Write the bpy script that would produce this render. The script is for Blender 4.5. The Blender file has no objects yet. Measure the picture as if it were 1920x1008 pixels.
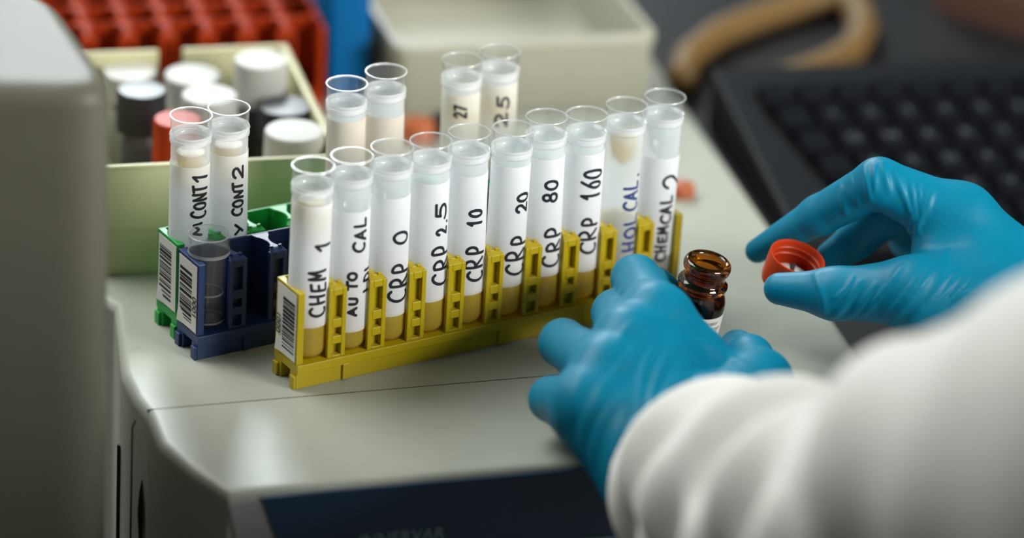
import bpy, math, random
import numpy as np
from mathutils import Vector, Matrix
random.seed(4)
PI = math.pi
SC = bpy.context.scene
COL = SC.collection
# ------------------------------------------------------------------ camera (135 mm lens over the worker's shoulder)
FPX, CX, CY = 7200.0, 960.0, 504.0
EL, RO, D0 = 0.441, 0.062, 1.67394
F = np.array([0, math.cos(EL), -math.sin(EL)])
_r0 = np.array([1.0, 0, 0]); _u0 = np.array([0, math.sin(EL), math.cos(EL)])
R = math.cos(RO)*_r0 + math.sin(RO)*_u0
U = -math.sin(RO)*_r0 + math.cos(RO)*_u0
CAM = -D0*(F + R*(556.87-CX)/FPX - U*(728.66-CY)/FPX)
cam = bpy.data.cameras.new('camera'); cam_o = bpy.data.objects.new('camera', cam); COL.objects.link(cam_o)
cam.sensor_width = 36.0; cam.lens = FPX/1920*36; cam.clip_start = 0.05; cam.clip_end = 50
M = Matrix.Identity(4)
for i in range(3):
    M[i][0] = R[i]; M[i][1] = U[i]; M[i][2] = -F[i]; M[i][3] = CAM[i]
cam_o.matrix_world = M
cam.dof.use_dof = True; cam.dof.focus_distance = 1.692; cam.dof.aperture_fstop = 2.8
SC.camera = cam_o

def ray(px, py): return F + R*(px-CX)/FPX - U*(py-CY)/FPX
def at(px, py, z=0.0):
    d = ray(px, py); return CAM + d*((z-CAM[2])/d[2])
def atd(px, py, D): return CAM + ray(px, py)*D
def yawv(deg):
    a = math.radians(deg); return np.array([math.cos(a), math.sin(a), 0]), np.array([-math.sin(a), math.cos(a), 0])

# ------------------------------------------------------------------ world, lights, exposure
SC.view_settings.view_transform = 'Standard'; SC.view_settings.look = 'None'
SC.view_settings.exposure = 0.5; SC.view_settings.gamma = 1.0; SC.view_settings.use_curve_mapping = False
SC.cycles.use_denoising = True
SC.cycles.transparent_max_bounces = 24; SC.cycles.max_bounces = 10
W = bpy.data.worlds.new('world'); SC.world = W; W.use_nodes = True
nt = W.node_tree; nt.nodes.clear()
wo = nt.nodes.new('ShaderNodeOutputWorld'); bg = nt.nodes.new('ShaderNodeBackground')
tc = nt.nodes.new('ShaderNodeTexCoord'); sx = nt.nodes.new('ShaderNodeSeparateXYZ'); cr = nt.nodes.new('ShaderNodeValToRGB')
mr = nt.nodes.new('ShaderNodeMapRange'); mr.inputs[1].default_value = -1; mr.inputs[2].default_value = 1
nt.links.new(tc.outputs['Generated'], sx.inputs[0]); nt.links.new(sx.outputs[2], mr.inputs[0]); nt.links.new(mr.outputs[0], cr.inputs[0])
cr.color_ramp.elements[0].position = 0.45; cr.color_ramp.elements[0].color = (0.055, 0.052, 0.04, 1)
cr.color_ramp.elements[1].position = 0.85; cr.color_ramp.elements[1].color = (0.44, 0.43, 0.34, 1)
nt.links.new(cr.outputs[0], bg.inputs[0]); bg.inputs[1].default_value = 0.13; nt.links.new(bg.outputs[0], wo.inputs[0])

def area(name, loc, target, sx_, sy_, power, color):
    l = bpy.data.lights.new(name, 'AREA'); l.shape = 'RECTANGLE'; l.size = sx_; l.size_y = sy_; l.energy = power; l.color = color
    o = bpy.data.objects.new(name, l); COL.objects.link(o); o.location = loc
    o.rotation_euler = (Vector(target)-Vector(loc)).to_track_quat('-Z', 'Y').to_euler()
    return o
area('ceiling_light', (-0.85, 0.58, 1.45), (0.1, 0.08, 0), 1.2, 1.0, 25, (0.97, 1.0, 0.97))
_d = ray(60, 740); _p = at(400, 760); _rf = np.array([_d[0], _d[1], -_d[2]]); _rf /= np.linalg.norm(_rf)
area('window_light', _p + _rf*2.6, (0, 0.1, 0), 0.55, 0.62, 20, (0.88, 0.97, 1.0))
area('side_window_light', (1.90, -1.08, 0.92), (0.1, 0.1, 0.05), 0.9, 0.8, 66, (1.0, 0.98, 0.94))

# ------------------------------------------------------------------ materials
def mat(name, col, rough=0.5, spec=0.5, bump=None, metal=0.0, sss=0.0, coat=0.0):
    m = bpy.data.materials.new(name); m.use_nodes = True; t = m.node_tree; b = t.nodes['Principled BSDF']
    b.inputs['Base Color'].default_value = (*col, 1); b.inputs['Roughness'].default_value = rough
    b.inputs['Specular IOR Level'].default_value = spec; b.inputs['Metallic'].default_value = metal
    b.inputs['Coat Weight'].default_value = coat
    if sss:
        b.inputs['Subsurface Weight'].default_value = sss; b.inputs['Subsurface Radius'].default_value = (0.004, 0.004, 0.004)
    n = t.nodes.new('ShaderNodeTexNoise'); c = t.nodes.new('ShaderNodeTexCoord'); t.links.new(c.outputs['Object'], n.inputs['Vector'])
    n.inputs['Scale'].default_value = 90; n.inputs['Detail'].default_value = 4
    mx = t.nodes.new('ShaderNodeMix'); mx.data_type = 'RGBA'; mx.blend_type = 'MIX'
    mx.inputs[6].default_value = (*col, 1); mx.inputs[7].default_value = (*[min(1, x*0.90) for x in col], 1)
    t.links.new(n.outputs['Fac'], mx.inputs[0]); t.links.new(mx.outputs[2], b.inputs['Base Color'])
    if bump:
        sc, st, dist = bump
        n2 = t.nodes.new('ShaderNodeTexNoise'); n2.inputs['Scale'].default_value = sc; n2.inputs['Detail'].default_value = 3
        t.links.new(c.outputs['Object'], n2.inputs['Vector'])
        bp = t.nodes.new('ShaderNodeBump'); bp.inputs['Strength'].default_value = st; bp.inputs['Distance'].default_value = dist
        t.links.new(n2.outputs['Fac'], bp.inputs['Height']); t.links.new(bp.outputs['Normal'], b.inputs['Normal'])
    return m

def clear_mat(name, tint, ior=1.45, milk=0.0, milk_col=(0.9, 0.92, 0.95), rough=0.03):
    """thin clear plastic: tinted pass-through with a Fresnel gloss and some milky scatter"""
    m = bpy.data.materials.new(name); m.use_nodes = True; t = m.node_tree; t.nodes.clear()
    out = t.nodes.new('ShaderNodeOutputMaterial'); tr = t.nodes.new('ShaderNodeBsdfTransparent'); tr.inputs[0].default_value = (*tint, 1)
    gl = t.nodes.new('ShaderNodeBsdfGlossy'); gl.inputs['Roughness'].default_value = rough
    lw = t.nodes.new('ShaderNodeLayerWeight'); lw.inputs[0].default_value = 0.5      # gloss that grows towards grazing view on either side of the wall
    pw = t.nodes.new('ShaderNodeMath'); pw.operation = 'POWER'; pw.inputs[1].default_value = 4.0; t.links.new(lw.outputs['Facing'], pw.inputs[0])
    fr = t.nodes.new('ShaderNodeMapRange'); fr.inputs[3].default_value = (ior-1)**2/(ior+1)**2; fr.inputs[4].default_value = 0.6; t.links.new(pw.outputs[0], fr.inputs[0])
    m1 = t.nodes.new('ShaderNodeMixShader'); t.links.new(fr.outputs[0], m1.inputs[0])
    last = tr
    if milk > 0:
        df = t.nodes.new('ShaderNodeBsdfDiffuse'); df.inputs[0].default_value = (*milk_col, 1)
        tl = t.nodes.new('ShaderNodeBsdfTranslucent'); tl.inputs[0].default_value = (*milk_col, 1)
        a = t.nodes.new('ShaderNodeMixShader'); a.inputs[0].default_value = 0.5
        t.links.new(df.outputs[0], a.inputs[1]); t.links.new(tl.outputs[0], a.inputs[2])
        m0 = t.nodes.new('ShaderNodeMixShader'); m0.inputs[0].default_value = milk
        t.links.new(tr.outputs[0], m0.inputs[1]); t.links.new(a.outputs[0], m0.inputs[2]); last = m0
    t.links.new(last.outputs[0], m1.inputs[1]); t.links.new(gl.outputs[0], m1.inputs[2]); t.links.new(m1.outputs[0], out.inputs[0])
    return m

def glass_mat(name, col):
    m = bpy.data.materials.new(name); m.use_nodes = True; t = m.node_tree; b = t.nodes['Principled BSDF']
    b.inputs['Base Color'].default_value = (*col, 1); b.inputs['Roughness'].default_value = 0.02; b.inputs['IOR'].default_value = 1.5
    b.inputs['Transmission Weight'].default_value = 1.0
    return m

def paper_mat(name, col, trans=0.45, see=0.06):
    m = bpy.data.materials.new(name); m.use_nodes = True; t = m.node_tree; t.nodes.clear()
    out = t.nodes.new('ShaderNodeOutputMaterial')
    df = t.nodes.new('ShaderNodeBsdfDiffuse'); tl = t.nodes.new('ShaderNodeBsdfTranslucent')
    n = t.nodes.new('ShaderNodeTexNoise'); n.inputs['Scale'].default_value = 130
    c = t.nodes.new('ShaderNodeTexCoord'); t.links.new(c.outputs['Object'], n.inputs['Vector'])
    mx = t.nodes.new('ShaderNodeMix'); mx.data_type = 'RGBA'
    mx.inputs[6].default_value = (*col, 1); mx.inputs[7].default_value = (*[x*0.95 for x in col], 1); t.links.new(n.outputs['Fac'], mx.inputs[0])
    t.links.new(mx.outputs[2], df.inputs[0]); t.links.new(mx.outputs[2], tl.inputs[0])
    a = t.nodes.new('ShaderNodeMixShader'); a.inputs[0].default_value = trans
    t.links.new(df.outputs[0], a.inputs[1]); t.links.new(tl.outputs[0], a.inputs[2])
    tp = t.nodes.new('ShaderNodeBsdfTransparent'); a2 = t.nodes.new('ShaderNodeMixShader'); a2.inputs[0].default_value = see
    t.links.new(a.outputs[0], a2.inputs[1]); t.links.new(tp.outputs[0], a2.inputs[2]); t.links.new(a2.outputs[0], out.inputs[0])
    return m

MT = dict(
    top=mat('analyser_plastic', (0.385, 0.405, 0.345), 0.38, 0.5, bump=(2600, 0.08, 0.0002)),
    tower=mat('tower_plastic', (0.12, 0.117, 0.09), 0.46, 0.3, bump=(2600, 0.08, 0.0002)),
    seam=mat('seam_dark', (0.03, 0.03, 0.028), 0.7),
    navy=mat('navy_panel', (0.006, 0.035, 0.085), 0.45),
    navyprint=mat('pale_print', (0.22, 0.33, 0.38), 0.6),
    chamfer=mat('grey_bezel', (0.30, 0.31, 0.31), 0.5),
    yellow=mat('yellow_plastic', (0.46, 0.345, 0.003), 0.38, 0.5, bump=(900, 0.15, 0.0003)),
    blue=mat('blue_plastic', (0.012, 0.032, 0.12), 0.38, 0.5, bump=(900, 0.15, 0.0003)),
    green=mat('green_plastic', (0.01, 0.33, 0.045), 0.38, 0.5, bump=(900, 0.15, 0.0003)),
    red=mat('red_plastic', (0.29, 0.026, 0.002), 0.55, 0.10, bump=(900, 0.15, 0.0003)),
    sticker=mat('sticker_paper', (0.80, 0.78, 0.74), 0.55), ink=mat('black_ink', (0.012, 0.012, 0.02), 0.5),
    blueink=mat('blue_ink', (0.03, 0.05, 0.20), 0.5),
    paper=paper_mat('label_paper', (0.94, 0.94, 0.95), 0.45), tanpaper=paper_mat('tan_label_paper', (0.80, 0.72, 0.62), 0.4),
    frosted=clear_mat('frosted_plastic', (0.93, 0.96, 0.98), 1.35, 0.46, (0.95, 0.97, 0.98), 0.25),
    clear=clear_mat('clear_plastic', (0.97, 0.98, 0.98), 1.45, 0.03), lip=clear_mat('milky_lip', (0.95, 0.96, 0.97), 1.5, 0.5, (0.98, 0.98, 0.99), 0.15), rim=clear_mat('clear_rim', (0.95, 0.96, 0.97), 1.5, 0.32, (0.97, 0.97, 0.98), 0.08),  # cup rim whitened to imitate the highlight along its edge
    amber=glass_mat('amber_glass', (0.40, 0.13, 0.012)),
    serum=clear_mat('yellow_liquid', (0.92, 0.78, 0.38), 1.33, 0.25, (0.80, 0.58, 0.16), 0.05), amberserum=clear_mat('amber_serum', (0.97, 0.80, 0.22), 1.33, 0.6, (1.0, 0.76, 0.05), 0.05),
    glove=mat('blue_nitrile', (0.0, 0.20, 0.335), 0.46, 0.22, bump=(420, 0.22, 0.0006)),
    coat=mat('white_cotton', (0.82, 0.81, 0.77), 0.85, 0.2, bump=(1500, 0.3, 0.0003)),
    redcap=mat('red_cap_plastic', (0.46, 0.04, 0.007), 0.42, 0.22), linerw=mat('liner_white', (0.75, 0.76, 0.74), 0.2), linerd=mat('liner_dark', (0.04, 0.05, 0.05), 0.4),
    cream=mat('cream_plastic', (0.60, 0.585, 0.35), 0.45), creambox=mat('pale_box_plastic', (0.34, 0.335, 0.26), 0.4),
    whitecap=mat('white_cap_plastic', (0.52, 0.52, 0.49), 0.45, 0.3), blackcap=mat('black_cap_plastic', (0.02, 0.022, 0.028), 0.35), bottledark=mat('dark_bottle', (0.02, 0.018, 0.018), 0.25),
    greybottle=mat('grey_bottle', (0.10, 0.10, 0.11), 0.3), orangecap=mat('orange_rubber', (0.40, 0.10, 0.03), 0.5),
    bluebox=mat('blue_box_plastic', (0.0, 0.10, 0.29), 0.5, 0.12), desk=mat('black_desk', (0.009, 0.010, 0.012), 0.45, 0.22), key=mat('key_plastic', (0.003, 0.004, 0.006), 0.75, 0.06), kcase=mat('keyboard_case', (0.005, 0.006, 0.008), 0.55, 0.12),
    legend=mat('key_legend', (0.07, 0.075, 0.08), 0.5), tan=mat('tan_rubber', (0.15, 0.085, 0.022), 0.6), brown=mat('brown_leather', (0.10, 0.045, 0.03), 0.6),
    wall=mat('wall_paint', (0.08, 0.082, 0.08), 0.8), floor=mat('floor_vinyl', (0.07, 0.072, 0.07), 0.6),
)

# ------------------------------------------------------------------ mesh helpers
class MB:
    def __init__(s): s.v = []; s.f = []; s.m = []; s.cur = 0
    def add(s, vs, fs):
        o = len(s.v); s.v += [tuple(float(c) for c in v) for v in vs]; s.f += [tuple(o+i for i in f) for f in fs]; s.m += [s.cur]*len(fs)
    def box(s, x0, x1, y0, y1, z0, z1):
        s.add([(x, y, z) for z in (z0, z1) for y in (y0, y1) for x in (x0, x1)],
              [(0, 2, 3, 1), (4, 5, 7, 6), (0, 1, 5, 4), (2, 6, 7, 3), (0, 4, 6, 2), (1, 3, 7, 5)])
    def prism(s, poly, z0, z1):
        n = len(poly)
        s.add([(p[0], p[1], z0) for p in poly]+[(p[0], p[1], z1) for p in poly],
              [tuple(range(n-1, -1, -1)), tuple(range(n, 2*n))]+[(i, (i+1) % n, n+(i+1) % n, n+i) for i in range(n)])
    def rings(s, rings, cap0=True, cap1=True, close=True):
        n = len(rings[0]); vs = [p for r in rings for p in r]; fs = []
        for k in range(len(rings)-1):
            for i in range(n if close else n-1):
                j = (i+1) % n; fs.append((k*n+i, k*n+j, (k+1)*n+j, (k+1)*n+i))
        if cap0: fs.append(tuple(range(n-1, -1, -1)))
        if cap1: fs.append(tuple((len(rings)-1)*n+i for i in range(n)))
        s.add(vs, fs)
    def lathe(s, prof, n=40, cx=0, cy=0, closed=False):
        rr = [[(cx+max(r, 1e-6)*math.cos(2*PI*i/n), cy+max(r, 1e-6)*math.sin(2*PI*i/n), z) for i in range(n)] for r, z in prof]
        if closed: rr.append(rr[0])
        s.rings(rr, cap0=not closed and prof[0][0] > 1e-4 and False, cap1=False)
    def tube(s, pts, r, n=10, caps=True):
        pts = [Vector(p) for p in pts]; rs = r if isinstance(r, (list, tuple)) else [r]*len(pts); rings = []; ref = None
        for i, p in enumerate(pts):
            d = (pts[min(i+1, len(pts)-1)]-pts[max(i-1, 0)]).normalized()
            if ref is None:
                ref = d.cross(Vector((0, 0, 1)));
                if ref.length < 1e-3: ref = d.cross(Vector((1, 0, 0)))
            ref = (ref-d*ref.dot(d)).normalized(); b = d.cross(ref)
            rings.append([p+(ref*math.cos(2*PI*k/n)+b*math.sin(2*PI*k/n))*rs[i] for k in range(n)])
        s.rings(rings, caps, caps)
    def build(s, name, m, parent=None, smooth=False, angle=None, bevel=None, scale=0.001):
        me = bpy.data.meshes.new(name); me.from_pydata([(x*scale, y*scale, z*scale) for x, y, z in s.v], [], s.f)
        for mm in (m if isinstance(m, (list, tuple)) else [m]): me.materials.append(mm)
        me.polygons.foreach_set('material_index', s.m); me.validate(); me.update()
        o = bpy.data.objects.new(name, me); COL.objects.link(o)
        if parent is not None: o.parent = parent
        if smooth: me.polygons.foreach_set('use_smooth', [True]*len(me.polygons))
        if smooth and angle:
            me.set_sharp_from_angle(angle=math.radians(angle))
        if bevel:
            md = o.modifiers.new('bevel', 'BEVEL'); md.width = bevel*scale; md.segments = 2; md.limit_method = 'ANGLE'; md.angle_limit = math.radians(40)
        return o

def tag(o, label, cat, group=None, kind=None):
    o['label'] = label; o['category'] = cat
    if group: o['group'] = group
    if kind: o['kind'] = kind
    return o
def thing(name, label, cat, loc=(0, 0, 0), rz=0.0, group=None):
    o = bpy.data.objects.new(name, None); o.empty_display_size = 0.01; COL.objects.link(o)
    o.location = [float(c) for c in loc]; o.rotation_euler = (0, 0, rz)
    return tag(o, label, cat, group)
def text_obj(name, s, size, m, parent, mtx, extrude=0.00006, align='CENTER'):
    cu = bpy.data.curves.new(name, 'FONT'); cu.body = s; cu.size = size; cu.extrude = extrude; cu.align_x = align; cu.align_y = 'CENTER'
    t = bpy.data.objects.new(name+'_curve', cu); COL.objects.link(t); bpy.context.view_layer.update()
    me = bpy.data.meshes.new_from_object(t.evaluated_get(bpy.context.evaluated_depsgraph_get()))
    bpy.data.objects.remove(t); bpy.data.curves.remove(cu)
    me.name = name; me.materials.clear(); me.materials.append(m)
    o = bpy.data.objects.new(name, me); COL.objects.link(o)
    if parent is not None: o.parent = parent
    o.matrix_local = mtx
    return o
def basis(o, x, y, z):
    m = Matrix.Identity(4)
    for i in range(3): m[i][0] = x[i]; m[i][1] = y[i]; m[i][2] = z[i]; m[i][3] = o[i]
    return m
def offset_poly(P, d):
    """inset a counter-clockwise polygon by d"""
    n = len(P); out = []
    for i in range(n):
        a, b, c = (np.array(P[(i+k) % n][:2], float) for k in (-1, 0, 1))
        e1 = (b-a)/np.linalg.norm(b-a); e2 = (c-b)/np.linalg.norm(c-b)
        n1 = np.array([-e1[1], e1[0]]); n2 = np.array([-e2[1], e2[0]]); t = n1+n2; t = t/max(0.3, (1+n1@n2))
        out.append(b+t*d)
    return out
def round_poly(P, r, seg=6):
    out = []; n = len(P)
    for i in range(n):
        a, b, c = (np.array(P[(i+k) % n][:2], float) for k in (-1, 0, 1))
        e1 = (a-b); e2 = (c-b); l1, l2 = np.linalg.norm(e1), np.linalg.norm(e2); q = min(r, l1*.45, l2*.45)
        p1 = b+e1/l1*q; p2 = b+e2/l2*q
        for k in range(seg+1):
            t = k/seg; out.append((1-t)**2*p1+2*t*(1-t)*b+t*t*p2)
    return out
def slab(mb, poly, z0, z1, r, seg=5):
    """prism with its top edge rounded by r"""
    rings = [[(p[0], p[1], z0) for p in poly]]
    for k in range(seg+1):
        a = PI/2*k/seg; q = offset_poly(poly, r*(1-math.cos(a))) if k else poly
        rings.append([(p[0], p[1], z1-r+r*math.sin(a)) for p in q])
    q = offset_poly(poly, r+1.5); rings.append([(p[0], p[1], z1) for p in q])
    mb.rings(rings)

# ------------------------------------------------------------------ the setting
fl = MB(); fl.box(-2500, 2500, -2500, 3000, -920, -900); fo = fl.build('floor', MT['floor']); fo['kind'] = 'structure'
for nm, bb in (('wall_back', (-2500, 2500, 3000, 3080, -900, 1900)), ('wall_left', (-2580, -2500, -2500, 3080, -900, 1900)), ('wall_right', (2500, 2580, -2500, 3080, -900, 1900))):
    q = MB(); q.box(*bb); q.build(nm, MT['wall'])['kind'] = 'structure'

MM = 1000.0
u17, v17 = yawv(16.5)
# analyser housing: plan outline on its flat top
pts = [at(*p) for p in ((1400, 842), (1100, 868), (485, 921), (429, 925), (352, 876), (296, 828), (275, 775), (251, 746), (227, 697), (221, 632))]+[np.array([-0.0885, 0.072, 0]), np.array([-0.116, 0.098, 0]), np.array([-0.31, 0.15, 0])]
back_l = pts[-1] + yawv(103)[0]*0.62
e0, e1 = at(1290, 200), at(1440, 415); ed = (e0-e1)/np.linalg.norm(e0-e1)
fr_dir = (pts[1]-pts[2])/np.linalg.norm(pts[1]-pts[2])
# meet of the right-hand edge and the front edge
A_ = np.array([[ed[0], -fr_dir[0]], [ed[1], -fr_dir[1]]]); tt = np.linalg.solve(A_, (pts[2]-e1)[:2]); corner = e1+ed*tt[0]
outline = [corner, e0+ed*0.42, back_l] + pts[::-1][:-2]
poly = [(p[0]*MM, p[1]*MM) for p in outline]
an = thing('analyser_housing', 'pale laboratory analyser whose flat top carries the tube racks, navy front panel', 'lab machine', (0, 0, -0.9))
b = MB(); slab(b, poly, 0, 900, 4.5, 6)
b.build('housing', MT['top'], an, smooth=True, angle=35)
def pz(p, dz=0.0): return ((p[0])*MM, (p[1])*MM, (p[2]+0.9+dz)*MM)
b = MB(); s0, s1 = at(276, 767.8), at(1446, 668.5)
sd = (s1-s0)/np.linalg.norm(s1-s0); sn = np.array([-sd[1], sd[0], 0])*0.00028
b.box(0, 1, 0, 1, 0, 1); b.v = []; b.f = []; b.m = []
b.add([pz(q, z) for z in (-0.001, 0.00006) for q in (s0-sn, s1-sn, s1+sn, s0+sn)], [(4, 5, 6, 7), (0, 1, 5, 4), (1, 2, 6, 5), (2, 3, 7, 6), (3, 0, 4, 7)])
b.build('seam', MT['seam'], an)
# side wall gaps
w0 = at(252, 762); ow = np.array([-0.97, -0.2, 0])
b = MB()
for (px_, py_, zt, zb, wd) in ((258, 771, -0.005, -0.6, 0.4),):
    g = at(px_, py_)
    b.tube([pz(g+ow*0.0008, 0.0-0.004), pz(g+ow*0.0022, -0.008), pz(g+ow*0.0024, -0.5)], 0.45, 6)
b.build('side_seam', MT['seam'], an)
g = at(227, 697)+np.array([-0.9, -0.35, 0])*0.0004; b = MB(); b.tube([pz(g, -0.036), pz(g, -0.6)], 1.0, 6); b.build('side_gap', MT['seam'], an)
g = lerp_ = at(251, 746)*0.25+at(275, 775)*0.75; b = MB(); b.tube([pz(g, z) for z in (-0.034, -0.040, -0.050, -0.062, -0.070)], [0.2, 1.3, 1.9, 1.3, 0.2], 8); b.build('side_slot', MT['seam'], an)
# navy front panel with slanting left end and printed lettering
fn = np.array([fr_dir[1], -fr_dir[0], 0])     # outward
fp = pts[2]
def fpt(a, z, o=0.0): return fp + fr_dir*a + fn*o + np.array([0, 0, z])
b = MB(); q = [(0.0008, -0.0022), (0.030, -0.09), (0.26, -0.09), (0.26, -0.0022)]
b.add([pz(fpt(a, z, 0.0)) for a, z in q]+[pz(fpt(a, z, 0.0012)) for a, z in q], [(4, 5, 6, 7), (0, 4, 7, 3), (0, 1, 5, 4), (3, 7, 6, 2), (1, 2, 6, 5)])
pan = b.build('front_panel', MT['navy'], an); pan['label'] = 'navy blue front panel with pale lettering'
b = MB(); q = [(-0.0125, -0.0045), (0.004, -0.09), (0.0292, -0.09), (0.0002, -0.0035)]
b.add([pz(fpt(a, z, 0.0)) for a, z in q]+[pz(fpt(a, z, 0.0008)) for a, z in q], [(4, 5, 6, 7), (0, 4, 7, 3), (0, 1, 5, 4), (3, 7, 6, 2), (1, 2, 6, 5)])
b.build('bezel_strip', MT['chamfer'], an)
def front_at(px_, py_):
    d = ray(px_, py_); t = ((fp-CAM)@fn)/(d@fn); return CAM+d*t
def front_text(s, px_, py_, size, name, align='CENTER'):
    p = front_at(px_, py_)+fn*0.0014+np.array([0, 0, 0.9])
    return text_obj(name, s, size, MT['navyprint'], pan, basis(p, fr_dir, (0, 0, 1), fn), align=align)
front_text('INNERVAR', 752, 1003.5, 0.0078, 'panel_lettering')
front_text('S', 1189, 974, 0.0115, 'panel_letter')
b = MB(); l0, l1 = front_at(1060, 1010)+fn*0.0014, front_at(1290, 992)+fn*0.0014; dz = np.array([0, 0, 0.00035])
b.add([pz(l0-dz), pz(l1-dz), pz(l1+dz), pz(l0+dz)], [(0, 1, 2, 3)])
b.build('panel_rule', MT['navyprint'], pan)

# tall housing in the left foreground
tr0 = atd(224, 196, 1.52)
tw = thing('analyser_tower', 'tall pale housing with rounded edges standing in the foreground by the tray', 'lab machine', (tr0[0], tr0[1], -0.9))
H = (tr0[2]+0.9+0.004)*MM
b = MB(); P = round_poly([(-190, -14), (1, 4), (-43, 112), (-240, 95)], 26, 8)
slab(b, P, 0, H, 9, 8)
b.build('housing', MT['tower'], tw, smooth=True, angle=40)

# ------------------------------------------------------------------ sample racks (ten bores, slotted posts, barcode on the end)
RX = math.radians(32.95)
def rack_body():
    b = MB(); zl, zt, w = 11.6, 46.0, 18.6
    b.box(-0.9, 198.7, -1.3, 19.9, 7.4, zl)                    # ledge band
    b.box(-0.9, 198.7, -0.4, 5.2, 0, 7.4); b.box(-0.9, 198.7, 13.4, 19.0, 0, 7.4)    # runners with a channel between
    b.box(-2.2, -0.9, -0.4, 3.6, 0.0, 6.2); b.box(-2.2, -0.9, 15.0, 19.0, 0.0, 6.2)
    b.box(-0.9, 198.7, 18.45, 19.5, zl, zt)
    for x in (23.5, 103.5, 176): b.box(x-1.6, x+1.6, -1.5, 0.5, 0.4, 8)
    rb_, cy = 9.1, 9.3
    dx = 5.6; dy = math.sqrt(rb_*rb_-dx*dx); a0 = math.atan2(-dy, -dx)
    rec = 3.2; dy = cy-rec; dx = math.sqrt(rb_*rb_-dy*dy); ce = 10-dx
    def arc(cx, left, n=10):
        # wall of the bore centred cx, on its left (True) or right side, from front to back
        out = []
        for k in range(n+1):
            t = (math.pi+math.atan2(dy, dx)) + k/n*(-2*math.atan2(dy, dx)) if left else (-math.atan2(dy, dx)) + k/n*2*math.atan2(dy, dx)
            out.append((cx+rb_*math.cos(t), cy+rb_*math.sin(t)))
        return out
    for k in range(9):
        x = 18.9+20*k; hw = 4.4
        right = arc(x+10, True); left = arc(x-10, False)
        core = right+[(x+hw, w), (x-hw, w)]+left[::-1]
        b.prism(core, zl, zt)
        for sg in (-1, 1):
            q = [(x+sg*2.3, 0), (x+sg*hw, 0), (x+sg*hw, 2.0), (x+sg*ce, rec), (x+sg*2.3, rec)]; b.prism(q if sg > 0 else q[::-1], zl, zt-1.2)
        for fx0, fx1, z0, z1 in ((x-2.3, x+2.3, zt-4.6, zt-1.2), (x-2.3, x+2.3, 25.9, 30.1), (x-2.3, x+2.3, 18.0, 21.8), (x-2.3, x+2.3, zl, 12.6)):
            b.box(fx0, fx1, 0, rec, z0, z1)
        b.add([(x-hw, 0, zt-1.2), (x+hw, 0, zt-1.2), (x+ce, rec, zt-1.2), (x-ce, rec, zt-1.2), (x-ce, rec, zt), (x+ce, rec, zt)], [(0, 1, 5, 4), (0, 4, 3), (1, 2, 5), (2, 3, 4, 5), (0, 3, 2, 1)])
        b.prism([(x-3.4, 3.2), (x-1.4, 2.6), (x-1.2, 4.0), (x-2.8, 4.4)], zt, zt+0.7); b.prism([(x+1.0, 2.4), (x+3.2, 2.8), (x+2.8, 4.0), (x+1.2, 3.8)], zt, zt+0.9)
    c0, c1 = 8.9, 188.9
    b.prism([(-0.9, 0), (c0-6.4, 0)]+[p for p in arc(c0, False)][:0]+[(c0-6.4, 2.0)]+[(c0-rb_*math.cos(t), cy+rb_*math.sin(t)) for t in np.linspace(-0.72, 0.72, 9)]+[(c0-6.4, w), (-0.9, w)], zl, zt)
    b.prism([(198.7, w), (c1+6.4, w)]+[(c1+rb_*math.cos(t), cy+rb_*math.sin(t)) for t in np.linspace(0.72, -0.72, 9)]+[(c1+6.4, 0), (198.7, 0)], zl, zt)
    return b
def make_rack(key, label, group, org, yaw, sticker):
    t = thing('tube_rack', label, 'tube rack', org, yaw, group)
    rack_body().build('rack_body', MT[key], t, bevel=0.28)
    if sticker:
        b = MB(); rnd = random.Random(sticker+key)
        # paper curls slightly away from the end face
        zs = np.linspace(12.4, 44.6, 12); ys = np.linspace(0.9, 17.8, 9)
        vs = [(-1.15-0.9*max(0, (0.25-(z-12.4)/32.2))*4*max(0, (y-9)/9)**2, y, z) for z in zs for y in ys]
        fs = [(i*9+j, i*9+j+1, (i+1)*9+j+1, (i+1)*9+j) for i in range(11) for j in range(8)]
        b.add(vs, fs); st = b.build('barcode_label', MT['sticker'], t); st['label'] = 'white barcode sticker on the rack end'
        md = st.modifiers.new('thick', 'SOLIDIFY'); md.thickness = 0.00015; md.offset = 0
        b = MB(); y0, y1, ty = (2.0, 12.6, 15.4) if sticker == 'back' else (5.4, 16.6, 3.0)
        z = 15.5
        while z < 40.5:
            w = rnd.choice((0.35, 0.4, 0.7, 0.8, 1.2, 1.5)); b.box(-1.32, -1.26, y0, y1, z, min(z+w, 41)); z += w+rnd.choice((0.45, 0.5, 0.8, 1.1))
        b.build('barcode', MT['ink'], st)
        mt = basis((-0.00134, ty*0.001, 0.0245), (0, 0, -1), (0, -1, 0), (-1, 0, 0)) if sticker == 'front' else basis((-0.00175, ty*0.001, 0.026), (0, 0, 1), (0, 1, 0), (-1, 0, 0))
        text_obj('barcode_digits', '0001' if key != 'green' else '', 0.0052, MT['ink'], st, mt) if key != 'green' else None
    return t
ORG_Y = np.array([0.0, 0, 0])
ORG_B = at(556.87-185, 728.66-55); ORG_G = at(556.87-223.5, 728.66-95)
make_rack('yellow', 'yellow ten-place tube rack nearest the front edge, full of hand-labelled tubes', None, ORG_Y, RX, 'back')
make_rack('blue', 'blue ten-place tube rack between the yellow and green racks', None, ORG_B, RX, 'front')
make_rack('green', 'green ten-place tube rack beside the cream bottle tray', None, ORG_G, RX, 'front')
RY = math.radians(15); rdir = np.array([math.cos(RY), math.sin(RY), 0]); rnor = np.array([-math.sin(RY), math.cos(RY), 0])
red_end = at(609, 54, 0.046); red_end[2] = 0
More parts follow.
